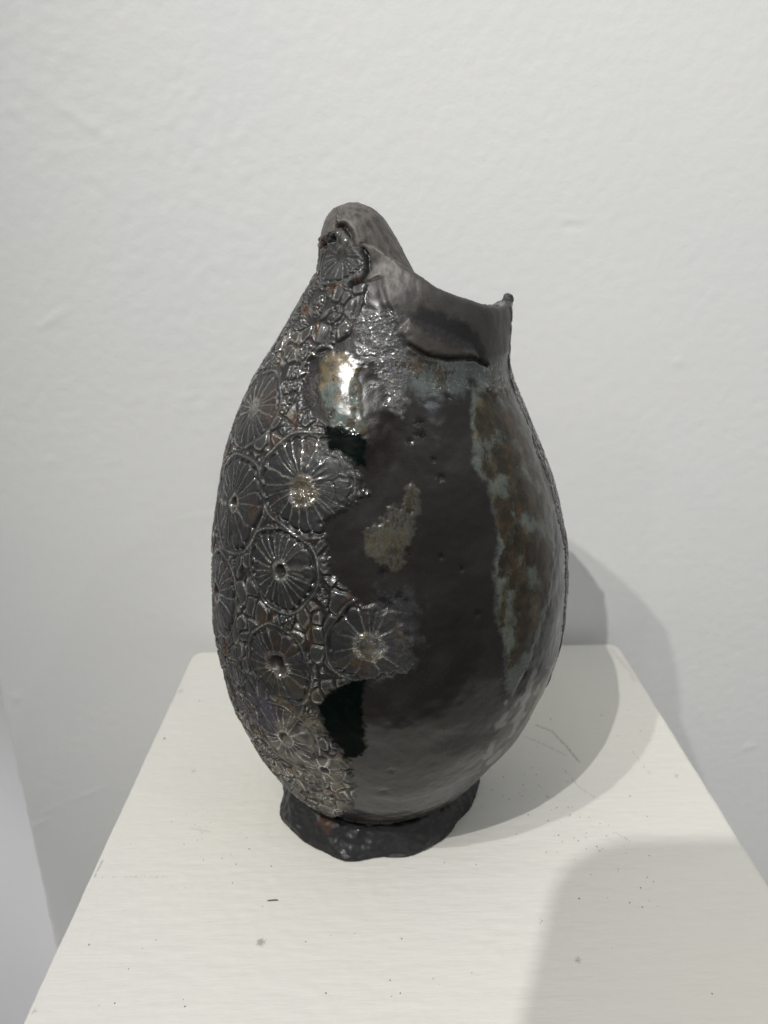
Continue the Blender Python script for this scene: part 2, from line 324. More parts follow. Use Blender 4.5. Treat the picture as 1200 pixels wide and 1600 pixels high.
def build_vase(loc):
    V, Q = surface_nets(VOX, (-.086, -.096, -.003), (.104, .096, .306))
    tmp = bpy.data.objects.new('t', np_mesh('t', V, Q)); sc.collection.objects.link(tmp)
    md = tmp.modifiers.new('s', 'SUBSURF'); md.levels = 1; md.render_levels = 1
    ev = tmp.evaluated_get(bpy.context.evaluated_depsgraph_get()); me = ev.data
    n = len(me.vertices); V = np.empty(n*3, np.float32); me.vertices.foreach_get('co', V); V = V.reshape(-1, 3)
    Q = np.empty(len(me.polygons)*4, np.int32); me.loops.foreach_get('vertex_index', Q); Q = Q.reshape(-1, 4)
    bpy.data.objects.remove(tmp)
    Nn = vnormals(V, Q)
    # ---- where things are
    th = np.arctan2(V[:, 1], V[:, 0]-centre_x(V[:, 2])).astype(np.float32)
    wr = fbm(V*np.float32(260), 3)                       # ragged edge noise
    wr2 = fbm(V*np.float32(900)+5, 2)
    th = np.where(th > -.36 + .10*np.clip((V[:, 2]-.20)/.05, 0, 1)+.03*wr, th-2*np.pi, th).astype(np.float32)
    inside = (field(V[:, 0], V[:, 1], V[:, 2]) > -1)      # all
    rimz = np.interp(V[:, 0], [p[0] for p in RIM], [p[1] for p in RIM])
    k = np.sqrt(((V[:, 0]-centre_x(V[:, 2]))/np.interp(V[:, 2], _zs, a_tab()))**2 + (V[:, 1]/np.interp(V[:, 2], _zs, a_tab()))**2)
    inner = (k < .955) & (V[:, 2] > .18) & (V[:, 2] < rimz+.001) & (V[:, 0] > -.02) & ((Nn[:, 0]*(V[:, 0]-.015)+Nn[:, 1]*V[:, 1]) < 0)
    outer = ~inner
    u = th*np.float32(.085); v = V[:, 2].copy()
    foot = (V[:, 2] < .0215) & (field_body_only(V) > .0012)
    def reg(name, soft=.0008, rag=.0012, grow=0.):
        return sst(soft, -soft, poly_sd(REGIONS[name], u, v) + rag*wr + .0004*wr2 - grow)*outer*~foot
    T = reg('TEX', .0018, .0022)
    GL = reg('GLOSS', .0015, .0014); DA = reg('DARKA', .0009, .0018); DB = reg('DARKB', .0009, .0014); DC = reg('DARKC', .0016, .0016)
    LO = reg('LOBE', .0025, .0005); CB = reg('CELB', .003, .0025); CR = reg('CELR', .0022, .0018); CM = reg('CELM', .0014, .0022)
    SV = np.maximum(reg('SILV', .003, .004), reg('SILV2', .004, .007)*.4); PA = reg('PALE', .0008, .0022); PU = reg('PURP', .004, .003); CRM = reg('CREAMB', .004, .003)
    T = T*(1-DA)*(1-DB)*(1-GL)
    gloss = np.zeros(len(V), np.float32)
    hood = sst(.2585, .2645, V[:, 2]-.10*np.clip(V[:, 0], -.03, .03))*(V[:, 0] < .0262)*sst(.0, .002, V[:, 2]-rimz+.008 + .02*(V[:, 0] < .004))
    hoodplain = sst(-.0008, .0012, line_side(V) + .0006*wr)*sst(.262, .266, V[:, 2])*(V[:, 0] < .03)
    T = T*(1-hoodplain)
    # ---- base relief and colour
    H = .00085*fbm(V*np.float32(28), 2) + .00018*fbm(V*np.float32(140)+3, 2)
    cl = fbm(V*np.float32(45)+11, 3); fine = fbm(V*np.float32(420)+2, 2)
    ones = np.ones(len(V), np.float32)
    col = np.outer(ones, [.0120, .0100, .0090]).astype(np.float32)
    col = mixc(col, (.019, .017, .0165), sst(-.1, .9, cl)*.8)
    col = mixc(col, (.010, .008, .007), sst(.1, .7, -cl)*.8)
    rough = .25 + .08*cl; gr = .16*ones; rust = 0*ones; metal = .0*ones
    # small scratches and pock marks on the smooth side
    sm = (1-T)*outer
    pk = perlin(V*np.array([700, 700, 420], np.float32)+9)
    m = sst(.86, .98, pk)*sst(.0, .5, fbm(V*np.float32(40)+31, 2))*sm; H -= .0004*m; col = mixc(col, (.01, .01, .01), m)
    # ---- textured skin: pebbles
    idx = np.nonzero(T > .01)[0]
    Pt = V[idx]; wp = Pt + .0013*np.stack([fbm(Pt*np.float32(150)+k_, 1) for k_ in (0, 40, 80)], 1)
    e1, c1 = voronoi(wp*np.array([150, 150, 110], np.float32))
    e2, c2 = voronoi(wp*np.float32(420)+7)
    pe = np.where(c1 > .30, e1, np.minimum(e1, e2*.8+.05*e1))
    bd0 = .35+.65*np.clip(.5+perlin(Pt*np.float32(800)+3), 0, 1.2)
    ph = .00075*sst(.03, .16, pe) + .00042*np.exp(-((pe-.20)/.055)**2)*bd0 + .00035*sst(.25, .6, pe) + .00006*fine[idx]
    pc = np.outer(np.ones(len(idx)), [.019, .019, .0185]).astype(np.float32)
    pc *= (.65+.5*c1)[:, None]
    pc = mixc(pc, (.010, .009, .008), sst(.16, .03, pe))
    rg = np.exp(-((pe-.20)/.06)**2)
    pc = mixc(pc, (.085, .088, .080), rg*.5*bd0)
    och = sst(.25, .7, fbm(Pt*np.float32(60)+50, 2))
    pc = mixc(pc, (.10, .062, .022), och*sst(.5, .2, pe)*.75*(1-.8*sst(.2, .24, Pt[:, 2]))); pc = mixc(pc, (.05, .022, .010), sst(.2, .6, fbm(Pt*np.float32(95)+150, 2))*.6)
    pr = .42 - .28*rg + .1*c1 - .12*(pe < .1)
    # ---- rosettes
    ros_id = np.full(len(V), -1, np.int32)
    rosh = np.zeros(len(idx), np.float32); rw = np.zeros(len(idx), np.float32); best = np.full(len(idx), 9., np.float32)
    rc = pc.copy(); rr_ = pr.copy(); rid = np.full(len(idx), -1, np.int32)
    for j, (c, R, npet, seed) in enumerate(ROSETTES):
        if seed in (8, 13): continue                        # only faint cracks on the shoulder
        c = np.array(c, np.float32); g = np.random.RandomState(seed)
        dd = Pt-c; near = np.nonzero((dd*dd).sum(1) < (R*1.35)**2)[0]
        if len(near) < 50: continue
        cn = near[np.argsort((dd[near]**2).sum(1))[:40]]; nn = Nn[idx[cn]].mean(0); nn /= np.linalg.norm(nn)
        up = np.array([0, 0, 1.])-nn[2]*nn; up /= np.linalg.norm(up); rt = np.cross(up, nn)
        q = dd[near]; okn = (Nn[idx[near]]@nn) > .1
        x = q@rt; y = q@up; rho = np.sqrt((q*q).sum(1))/R; fi = np.arctan2(y, x)
        cu = wp[near]*0 + Pt[near]
        lump = 1 + .05*np.sin(2*fi+g.rand()*6)+.04*np.sin(3*fi+g.rand()*6)+.02*np.sin(7*fi+g.rand()*6)
        rho = rho/lump
        wob = .16*fbm(Pt[near]*np.float32(170)+seed, 2)
        warp = sum(a_*np.sin(k_*fi+g.rand()*6.28) for k_, a_ in ((1, .35), (2, .3), (3, .25), (5, .15)))
        s_ = (fi/(2*np.pi)*npet + warp + wob*sst(.1, .4, rho)) ; fr = s_-np.floor(s_)
        pid = (np.floor(s_).astype(int)*7+seed) & 255
        rv = _vr[pid, 0]
        arc = np.minimum(fr, 1-fr)*2*np.pi*np.maximum(rho, .05)*R/npet
        win = sst(.20, .32, rho)*sst(1.02, .93, rho)
        ridge = np.exp(-(arc/.00034)**2)*win
        ridge2 = np.exp(-((np.abs(fr-.5)*2*np.pi*rho*R/npet)/.0003)**2)*win*sst(.75, .45, rho)*(rv > .35)
        bead = .5+.5*perlin(Pt[near]*np.float32(850))
        pet = np.sin(np.pi*np.clip(fr, 0, 1))**.7*win
        endr = .93 + .05*(rv-.5) - .10*(1-np.sin(np.pi*fr)**.5)           # rounded petal ends
        groove = np.exp(-((rho-endr-.045)/.028)**2)
        ring = np.exp(-((rho-1.07)/.024)**2)
        ct = CENTRES[j]
        crx = np.sqrt((x/R-ct[1])**2+(y/R-ct[2])**2)*(1+.25*fbm(Pt[near]*np.float32(260)+seed*3, 1))/ct[3]
        crat = sst(1.0, .35, crx)*(1-ct[0]); cring = np.exp(-((crx-1.08)/.24)**2); mound = sst(1.15, .3, crx)*ct[0]
        h = .0006*(1-np.clip(rho, 0, 1)**2) + .00022*pet*sst(.2, .6, rho) + .00060*ridge*(.25+1.1*bead)*(.45+.9*_vr[(pid*3+9) & 255, 1]) + .00030*ridge2 \
            - .0010*groove + .00070*ring*(.15+1.2*bead) - .0026*crat + .0007*cring*(.1+1.4*bead) + mound*(.0006+.0011*(bead-.5)) + .00012*fine[idx[near]]
        h += .0003
        cc = np.outer(np.ones(len(near)), [.013, .013, .014]).astype(np.float32)*(.8+.45*rv)[:, None]
        cc = mixc(cc, (.060, .060, .052), np.clip(ridge*.7+ridge2*.35, 0, 1)*(.45+.55*bead))
        cc = mixc(cc, (.008, .007, .006), groove*.85)
        cc = mixc(cc, (.100, .102, .090), ring*.5*bead)
        oc = ((.085, .062, .030), (.085, .085, .068), (.06, .03, .018))[ct[4]]
        cc = mixc(cc, oc, np.clip(cring*.8+.5*crat+mound, 0, 1)*.7)
        cc = mixc(cc, (.008, .006, .005), crat*sst(.65, .3, crx))
        r2 = .42 - .30*np.clip(ridge+ring+cring+mound, 0, 1) - .1*groove + .1*rv
        wgt = sst(1.17, 1.08, rho)*okn
        st = STRENGTH[j]; st = st*(1-(seed == 9)*sst(.0, .45, y/R))*(1-sst(.25, .9, x/R)*(.9 if seed == 4 else .45 if seed == 1 else 0)); fl_ = fbm(Pt[near]*np.float32(120)+seed*5, 2)
        st = np.clip(st*(1+1.3*np.minimum(fl_, .15)), 0, 1.1); h = h*st + (1-st)*(.0003+ph[near]*.35); cc = cc + (pc[near]*.9-cc)*np.clip(1-st, 0, 1)[:, None]*.7
        take = (rho < best[near]) & (rho < 1.17) & okn
        nk = near[take]
        best[nk] = rho[take]; rosh[nk] = h[take]; rc[nk] = cc[take]; rr_[nk] = r2[take]; rw[nk] = wgt[take]
        rid[nk] = np.where(rho[take] < 1.0, j, -1)
    patch = (1-.65*sst(.245, .265, Pt[:, 2]))*(.30+.70*sst(-.25, .35, fbm(Pt*np.float32(130)+33, 2)+.35*sst(.12, .2, Pt[:, 2])))
    gloss[idx] = Ti_gl(rw, rg, rr_)*T[idx]*patch
    hh = ph*(1-rw)+rosh*rw; pc = pc+(rc-pc)*rw[:, None]; pr = pr+(rr_-pr)*rw
    ros_id[idx] = np.where(T[idx] > .6, rid, -1)
    Ti = T[idx]
    rs_ = np.where(th[idx] < -4.6, .45, 1.)
    H[idx] += Ti*hh*rs_*1.0 + .0004*Ti*(rs_ > .9)
    # broken edge of the skin: a small lip where it stops
    edge = np.exp(-((Ti-.5)/.28)**2)
    H[idx] += .0006*edge*(th[idx] > -4.6)*(.3+.9*np.clip(wr2[idx], -.3, 1)); 
    col[idx] = col[idx] + (pc-col[idx])*Ti[:, None]; rough[idx] += (pr-rough[idx])*Ti; gr[idx] += (.5-gr[idx])*Ti
    # height dependent tones of the glaze on the skin: greyer near the shoulder, ochre lower down
    col = col*(1 + (T*sst(.17, .24, V[:, 2])*1.0)[:, None])
    lowo = T*sst(.17, .12, V[:, 2])*sst(-.1, .5, fbm(V*np.float32(75)+70, 2))
    col = col*(1+lowo[:, None]*np.array([.9, .65, .1], np.float32))
    col = mixc(col, (.060, .048, .078), PU*sst(-.3, .5, cl+.5*wr)*.6)
    CRw = CRM*T*sst(-.25, .35, fbm(V*np.float32(170)+20, 2)); col = mixc(col, (.15, .135, .105), CRw*.65)
    # ---- glazed patches, and pale reflections painted in
    streak = fbm(V*np.array([500, 500, 160], np.float32), 3)
    blot = fbm(V*np.float32(85)+90, 3)
    for M, cel, amt in ((CR, (.110, .125, .110), 1.0), (CM, (.090, .092, .078), .75), (CB, (.085, .100, .094), 1.)):
        col = mixc(col, cel, M*amt*(.78+.3*np.clip(cl, -.6, .7))); H += .0004*M; rough += (.30-rough)*M
    rust = CR*sst(-.75, .55, blot+.15)*sst(.100, .135, V[:, 2])*sst(-.001, .0035, -poly_sd(REGIONS['CELR'], u, v)+.006*blot) + CB*sst(-.4, .6, blot)*.8 + CM*(.35+.35*sst(-.5, .6, blot))
    rust = np.clip(rust, 0, 1)
    fb2 = fbm(V*np.array([230, 230, 120], np.float32)+60, 3)
    col = mixc(col, (.034, .027, .014), CR*sst(.1, .8, rust+.5*fb2)*.75); col = mixc(col, (.085, .068, .026), CR*sst(.15, .55, fb2-.3*cl)*.55); col = mixc(col, (.055, .046, .024), CM*sst(-.2, .5, fb2)*.6); col = mixc(col, (.05, .055, .05), (CR+CB)*sst(.0, .6, -fb2)*.5)
    gdome = sst(.001, .0055, -poly_sd(REGIONS['GLOSS'], u, v))
    col = mixc(col, (.13, .095, .042), GL*.95); H += (.0003*GL+.0004*gdome); rough += (.20-rough)*GL; gr += (.25-gr)*GL; H += GL*.00007*fbm(V*np.float32(170)+8, 1)
    rust = np.maximum(rust, GL*sst(-.5, .5, fbm(V*np.float32(260)+44, 2))*.8)
    col = mixc(col, (.04, .085, .090), GL*sst(-.2, .4, cl+.4*blot+.5*wr)*.7)
    rough += (.32-rough)*np.maximum(DA, DB); col = mixc(col, (.0015, .0032, .0026), np.maximum(DA, DB)); DD = np.maximum(DA, DB); H += DD*.0002; col = mixc(col, (.002, .0055, .0042), DD*sst(.0, .6, wr2+wr)); gr += (.05-gr)*DD
    ck = sst(.1, .5, wr2)
    col = mixc(col, (.060, .060, .064), SV*.7); rough += (.20-rough)*SV*(.4+.6*ck); gr += (1.5-gr)*SV; H += SV*(.00022*wr2+.0003*wr)
    col = mixc(col, (.17, .175, .17), PA*sst(.05, .35, fbm(V*np.float32(110)+66, 2))*.8); rough += (.35-rough)*PA  # pale reflections of the plinth painted into the lower right colour
    # ---- neck, lip and hood: bare brownish clay
    neck = sst(.2395, .2425, V[:, 2]-.02*np.clip(.04-V[:, 0], 0, .03)+.001*wr)*sst(.010, .018, V[:, 0])*outer*(1-T)
    clay = np.clip(neck + hoodplain, 0, 1)
    col = mixc(col, (.040, .037, .033), clay*(1-SV*.5)*(1-CB)); rough += (.48-rough)*clay
    brush = fbm(V*np.array([420, 420, 70], np.float32)+4, 3)
    hp = hoodplain*(1-.8*sst(.004, .022, V[:, 0]-.6*(V[:, 2]-.272))); col = mixc(col, (.110, .098, .087), hp*np.clip(.66+.8*brush, 0, 1)); col = mixc(col, (.03, .028, .028), hoodplain*sst(.35, .7, blot))
    H += .00016*brush*hoodplain
    H += .0016*LO; col = mixc(col, (.046, .041, .034), LO*.8)
    col = mixc(col, (.009, .009, .010), DC*.85); rough += (.45-rough)*DC  # dark reflection band under the spout, painted into the colour
    for nm, wd, dp in (('HOOD', .0011, .0030), ('CREASE', .0008, .0016), ('CREASE2', .0016, .0006), ('NECKL', .0006, .0009)):
        lo_, hi_ = np.min(CREASES[nm], 0)-.006, np.max(CREASES[nm], 0)+.006
        s = np.nonzero(((V > lo_) & (V < hi_)).all(1))[0]
        d = line_d(CREASES[nm], V[s]) + .0005*wr[s]
        g_ = np.exp(-(d/wd)**2); H[s] -= dp*g_; col[s] = mixc(col[s], (.006, .006, .006), g_*.8)
    for c, r in PITS:
        d2 = ((V-np.array(c, np.float32))**2).sum(1); s = np.nonzero(d2 < (r*3)**2)[0]
        g_ = np.exp(-(np.sqrt(d2[s])*(1+.35*wr2[s])/r)**2)
        dp = .0028 if c[2] > .27 else .0006
        H[s] -= dp*g_; col[s] = mixc(col[s], (.005, .005, .005), g_*.9); rough[s] -= .12*g_
    # lip of the mouth, tip of the spout
    d2 = ((V-np.array((.0625, -.004, .2620), np.float32))**2).sum(1); H += .0022*np.exp(-d2/.0022**2)
    # foot ring: lumpy, darker, glossy
    fm = foot.astype(np.float32)
    H += fm*(.0012*fbm(V*np.array([60, 60, 45], np.float32)+2, 2)+.0010*fbm(V*np.float32(150)+12, 2))
    spec_f = fm; col = mixc(col, (.008, .008, .009), fm); col = mixc(col, (.020, .021, .023), fm*sst(.0, .9, cl+.3*wr)*.4); rough += (.46-rough)*fm
    fr_ = fm*sst(.0, .003, .0095-1.2*np.linalg.norm(V-np.array((-.027, -.045, .017), np.float32), axis=1)+.003*wr); col = mixc(col, (.045, .018, .010), fr_*.8)
    gloss = np.maximum.reduce([gloss, GL*.16, DD*0, SV*(.10+.5*ck), fm*.05, CB*.35*ck])*(1-clay*.8)
    spec = .44 - .42*np.clip(DA+DB, 0, 1) - .12*DC - .12*fm
    # dark inside
    im = inner.astype(np.float32); col = mixc(col, (.02, .018, .016), im)
    H[V[:, 2] < .0012] = 0
    H = np.where(V[:, 2] < .004, np.clip(H, -1, .0004), H)
    V2 = V + Nn*H[:, None]; V2[:, 2] = np.maximum(V2[:, 2], 0)
    N2 = vnormals(V2, Q)
    # ---- parts: one mesh each, cut along their edges
    part = np.zeros(len(V), np.int32)
    part[ros_id >= 0] = 10 + ros_id[ros_id >= 0]
    part[(hood > .5) & (V[:, 2] > .2640) & (ros_id < 0) & (T < .5)] = 1
    part[(neck > .5) & (part == 0) & (V[:, 0] > .02)] = 2
    part[inner] = 5
    part[GL > .5] = 4
    part[foot] = 3
    fp = np.sort(part[Q], axis=1)[:, 1]
    root = bpy.data.objects.new('ceramic_vase', None); sc.collection.objects.link(root); root.location = loc
    tag(root, 'dark glazed hand built ceramic vase with stamped rosettes and hooded top on white plinth', 'vase')
    mat = vase_mat()
    names = {0: 'body', 1: 'hood', 2: 'spout', 3: 'foot_ring', 4: 'glaze_drip', 5: 'inner_wall'}
    for p in sorted(set(fp.tolist())):
        if p == 0: continue
        fi_ = np.nonzero(fp == p)[0]
        if p >= 10 and len(fi_) < 400: fp[fi_] = 0; continue
        used, inv = np.unique(Q[fi_], return_inverse=True); inv = inv.reshape(-1, 4)
        lab = np.arange(len(used)); print(p, len(fi_))
        for _ in range(400):                                    # keep only the largest connected piece of each part
            ml = lab[inv].min(1); new = lab.copy()
            for k_ in range(4): np.minimum.at(new, inv[:, k_], ml)
            new = new[new]
            if (new == lab).all(): break
            lab = new
        fl = lab[inv[:, 0]]; big_ = np.bincount(fl).argmax(); fp[fi_[fl != big_]] = 0
    for p in sorted(set(fp.tolist())):
        fq = Q[fp == p]; used, inv = np.unique(fq, return_inverse=True)
        me = np_mesh(names.get(p, 'rosette'), V2[used], inv.reshape(-1, 4))
        a = me.attributes.new('col', 'FLOAT_COLOR', 'POINT'); a.data.foreach_set('color', np.concatenate([np.clip(col[used], 0, 1), np.ones((len(used), 1))], 1).astype(np.float32).ravel())
        for nm, arr in (('rough', rough), ('grain', gr), ('rust', rust), ('gloss', gloss), ('spec', spec)):
            a = me.attributes.new(nm, 'FLOAT', 'POINT'); a.data.foreach_set('value', arr[used].astype(np.float32))
        me.normals_split_custom_set_from_vertices(N2[used].astype(np.float32))
        o = link(names.get(p, 'rosette'), me, mat, root)
        if p == 4: o['label'] = 'glossy gold and green glaze patch'
    return root

def Ti_gl(rw, rg, rr_):
    g_ = np.clip((.42-rr_)/.28, 0, 1)
    return .02 + .85*np.clip((1-rw)*rg + rw*g_, 0, 1)

def field_body_only(V):
    z = V[:, 2]; L = np.interp(z, _zs, _L); R = np.interp(z, _zs, _R); c = (L+R)/2; a = (R-L)/2
    return (np.sqrt((V[:, 0]-c)**2+V[:, 1]**2)-a)*.6
def line_side(V):
    """positive on the plain upper side of the hood's folded edge"""
    h = np.array(CREASES['HOOD'], np.float32)
    x = np.interp(-V[:, 2], -h[::1, 2], h[:, 0])
    zt = h[0, 2] - .0015
    d = V[:, 0]-x
    front = V[:, 1] < .004
    top = V[:, 2]-zt + .25*np.minimum(V[:, 0]-h[0, 0], 0)*-1*0
    low = np.where(V[:, 0] < h[0, 0], V[:, 2]-(zt-.35*(h[0, 0]-V[:, 0])*1.2), -1)
    return np.maximum(np.where(front, d, .01), low) - np.where(V[:, 2] < h[-1, 2], 1, 0)*np.where(V[:, 0] < .002, 1, 0)*.01

def vase_mat():
    m, t, b = new_mat('dark_glaze')
    def at(n):
        a = N(t, 'ShaderNodeAttribute'); a.attribute_name = n; return a
    tc = N(t, 'ShaderNodeTexCoord'); L = t.links.new
    col, ro, gr, ru = at('col'), at('rough'), at('grain'), at('rust')
    # rust mottling with crisp edges
    mp = N(t, 'ShaderNodeMapping'); mp.inputs['Scale'].default_value = (1, 1, .45); L(tc.outputs['Object'], mp.inputs[0])
    n1 = N(t, 'ShaderNodeTexNoise', Scale=1100., Detail=8., Roughness=.8); L(mp.outputs[0], n1.inputs['Vector'])
    n2 = N(t, 'ShaderNodeTexNoise', Scale=160., Detail=4., Roughness=.6); L(tc.outputs['Object'], n2.inputs['Vector'])
    ad = N(t, 'ShaderNodeMath', operation='MULTIPLY_ADD'); L(n1.outputs[0], ad.inputs[0]); ad.inputs[1].default_value = 3.2; L(ru.outputs['Fac'], ad.inputs[2])
    mr = N(t, 'ShaderNodeMapRange'); mr.inputs['From Min'].default_value = 1.95; mr.inputs['From Max'].default_value = 2.45; L(ad.outputs[0], mr.inputs['Value'])
    rc = N(t, 'ShaderNodeValToRGB'); L(n2.outputs[0], rc.inputs[0])
    rc.color_ramp.elements[0].position = .38; rc.color_ramp.elements[0].color = (.014, .010, .006, 1)
    rc.color_ramp.elements[1].position = .72; rc.color_ramp.elements[1].color = (.070, .038, .014, 1)
    k = rc.color_ramp.elements.new(.52); k.color = (.024, .018, .009, 1)
    mx = N(t, 'ShaderNodeMixRGB'); L(mr.outputs[0], mx.inputs[0]); L(col.outputs['Color'], mx.inputs[1]); L(rc.outputs[0], mx.inputs[2])
    # fine tonal grain
    n3 = N(t, 'ShaderNodeTexNoise', Scale=1500., Detail=4., Roughness=.65); L(tc.outputs['Object'], n3.inputs['Vector'])
    m3 = N(t, 'ShaderNodeMapRange'); m3.inputs['From Min'].default_value = .3; m3.inputs['From Max'].default_value = .7
    m3.inputs['To Min'].default_value = .72; m3.inputs['To Max'].default_value = 1.3; L(n3.outputs[0], m3.inputs['Value'])
    mu = N(t, 'ShaderNodeMixRGB', blend_type='MULTIPLY'); mu.inputs[0].default_value = 1; L(mx.outputs[0], mu.inputs[1]); L(m3.outputs[0], mu.inputs[2])
    # bright metallic flecks painted on the glossy ridges as sparkle glints
    gl0 = at('gloss'); nf = N(t, 'ShaderNodeTexNoise', Scale=1900., Detail=2., Roughness=.6); L(tc.outputs['Object'], nf.inputs['Vector'])
    fa = N(t, 'ShaderNodeMath', operation='MULTIPLY_ADD'); L(gl0.outputs['Fac'], fa.inputs[0]); fa.inputs[1].default_value = .235; L(nf.outputs[0], fa.inputs[2])
    fm_ = N(t, 'ShaderNodeMapRange'); fm_.inputs['From Min'].default_value = .70; fm_.inputs['From Max'].default_value = .76; L(fa.outputs[0], fm_.inputs['Value'])
    gg = N(t, 'ShaderNodeMapRange'); gg.inputs['From Min'].default_value = .12; gg.inputs['From Max'].default_value = .35; L(gl0.outputs['Fac'], gg.inputs['Value']); L(gg.outputs[0], fm_.inputs['To Max'])
    fc = N(t, 'ShaderNodeValToRGB'); L(n2.outputs[0], fc.inputs[0]); fc.color_ramp.elements[0].position = .42; fc.color_ramp.elements[0].color = (.62, .64, .64, 1)
    fc.color_ramp.elements[1].position = .60; fc.color_ramp.elements[1].color = (.66, .54, .30, 1)
    mf = N(t, 'ShaderNodeMixRGB'); L(fm_.outputs[0], mf.inputs[0]); L(mu.outputs[0], mf.inputs[1]); L(fc.outputs[0], mf.inputs[2])
    L(mf.outputs[0], b.inputs['Base Color']); L(fm_.outputs[0], b.inputs['Metallic'])
    rr = N(t, 'ShaderNodeMath', operation='MULTIPLY_ADD'); L(n2.outputs[0], rr.inputs[0]); rr.inputs[1].default_value = .22
    r0 = N(t, 'ShaderNodeMath', operation='SUBTRACT'); L(ro.outputs['Fac'], r0.inputs[0]); r0.inputs[1].default_value = .11
    L(r0.outputs[0], rr.inputs[2])
    rm = N(t, 'ShaderNodeMixRGB'); L(fm_.outputs[0], rm.inputs[0]); L(rr.outputs[0], rm.inputs[1]); rm.inputs[2].default_value = (.22, .22, .22, 1); L(rm.outputs[0], b.inputs['Roughness'])
    n4 = N(t, 'ShaderNodeTexNoise', Scale=1700., Detail=3.); L(tc.outputs['Object'], n4.inputs['Vector'])
    bp = N(t, 'ShaderNodeBump', Distance=.00025); L(gr.outputs['Fac'], bp.inputs['Strength']); L(n4.outputs[0], bp.inputs['Height'])
    L(bp.outputs[0], b.inputs['Normal'])
    gl, sp = at('gloss'), at('spec'); L(sp.outputs['Fac'], b.inputs['Specular IOR Level'])
    L(gl.outputs['Fac'], b.inputs['Coat Weight']); b.inputs['Coat Roughness'].default_value = .06; b.inputs['Coat IOR'].default_value = 3.0
    n6 = N(t, 'ShaderNodeTexNoise', Scale=700., Detail=1.5); L(tc.outputs['Object'], n6.inputs['Vector'])
    b2 = N(t, 'ShaderNodeBump', Distance=.0005, Strength=.6); L(n6.outputs[0], b2.inputs['Height']); L(b2.outputs[0], b.inputs['Coat Normal'])
    return m

# ------------------------------------------------------------------ room surfaces
def grid(nu, nv, f):
    U, W = np.meshgrid(np.linspace(0, 1, nu), np.linspace(0, 1, nv), indexing='ij')
    V = f(U.ravel(), W.ravel())
    i = np.arange(nu*nv).reshape(nu, nv)
    return V, np.stack([i[:-1, :-1], i[1:, :-1], i[1:, 1:], i[:-1, 1:]], -1).reshape(-1, 4)

WALL_Y = .4953 + .014
def build_wall():
    wm, t, b = paint_mat('white_wall_paint', (.81, .815, .812), fine=(420., .14), med=(140., .15), tint=.025, rough=.55)
    # finely modelled stretch behind the plinth; x along the wall, z up
    x0, x1, z0, z1 = WALL_X0, .62, PLINTH_H-.42, PLINTH_H+.62
    gx = np.concatenate([np.linspace(x0, x1, 430), np.linspace(x1, 2.6, 40)[1:]])
    gz = np.concatenate([np.linspace(0, z0, 20)[:-1], np.linspace(z0, z1, 430), np.linspace(z1, 2.9, 40)[1:]])
    nu, nv = len(gx), len(gz)
    def f(u_, v_):
        x = gx[np.round(u_*(nu-1)).astype(int)]; z = gz[np.round(v_*(nv-1)).astype(int)]
        P = np.stack([x, z*0, z], 1)
        h = .0004*fbm(P*5, 2) + (.00006+.00018*sst(.10, -.25, x)*sst(PLINTH_H-.05, PLINTH_H+.25, z))*fbm(P*np.array([110, 1, 130])+3, 3)*(.55+.6*sst(-.4, .6, fbm(P*6+8, 2))) + .00006*fbm(P*np.array([150, 1, 190]), 2)
        def dent(cx, cz, lx, lz, d, a=0.):
            ca, sa = math.cos(a), math.sin(a); X = (x-cx)*ca+(z-cz)*sa; Z = -(x-cx)*sa+(z-cz)*ca
            return d*np.exp(-(np.abs(X/lx)**4+(Z/lz)**2))
        for a in WALL_MARKS: h += dent(*a)
        edge = sst(.0035, 0, x-x0)
        y = WALL_Y - h + .0035*edge**2 + edge*.0008*fbm(P*np.array([1, 1, 90]), 3)
        return np.stack([x + edge*.0012*fbm(P*np.array([1, 1, 60])+5, 3), y, z], 1)
    V, Q = grid(nu, nv, f)
    me = np_mesh('wall', V, Q[:, ::1]); o = link('wall', me, wm); tag(o, kind='structure')
    # the rest of the wall, set just behind, with its free left end
    def slab(name, lo, hi, mat):
        v = [(x, y, z) for x in (lo[0], hi[0]) for y in (lo[1], hi[1]) for z in (lo[2], hi[2])]
        q = [(0, 1, 3, 2), (4, 6, 7, 5), (0, 4, 5, 1), (2, 3, 7, 6), (0, 2, 6, 4), (1, 5, 7, 3)]
        me = np_mesh(name, np.array(v), np.array(q), smooth=False); oo = link(name, me, mat); return oo
    o2 = slab('wall', (x0+.0005, WALL_Y+.006, 0), (2.6, WALL_Y+.14, 2.9), wm); tag(o2, kind='structure')
    o3 = slab('far_wall', (-3., .615, 0), (x0+.3, .70, 2.9), wm); tag(o3, kind='structure')
    fm, t, b = new_mat('grey_floor'); n = N(t, 'ShaderNodeTexNoise', Scale=6., Detail=5.); cr = N(t, 'ShaderNodeValToRGB')
    cr.color_ramp.elements[0].color = (.16, .155, .15, 1); cr.color_ramp.elements[1].color = (.24, .235, .225, 1)
    t.links.new(n.outputs[0], cr.inputs[0]); t.links.new(cr.outputs[0], b.inputs['Base Color']); b.inputs['Roughness'].default_value = .5
    o4 = slab('floor', (-4, -3, -.1), (3, 2.0, 0), fm); tag(o4, kind='structure')

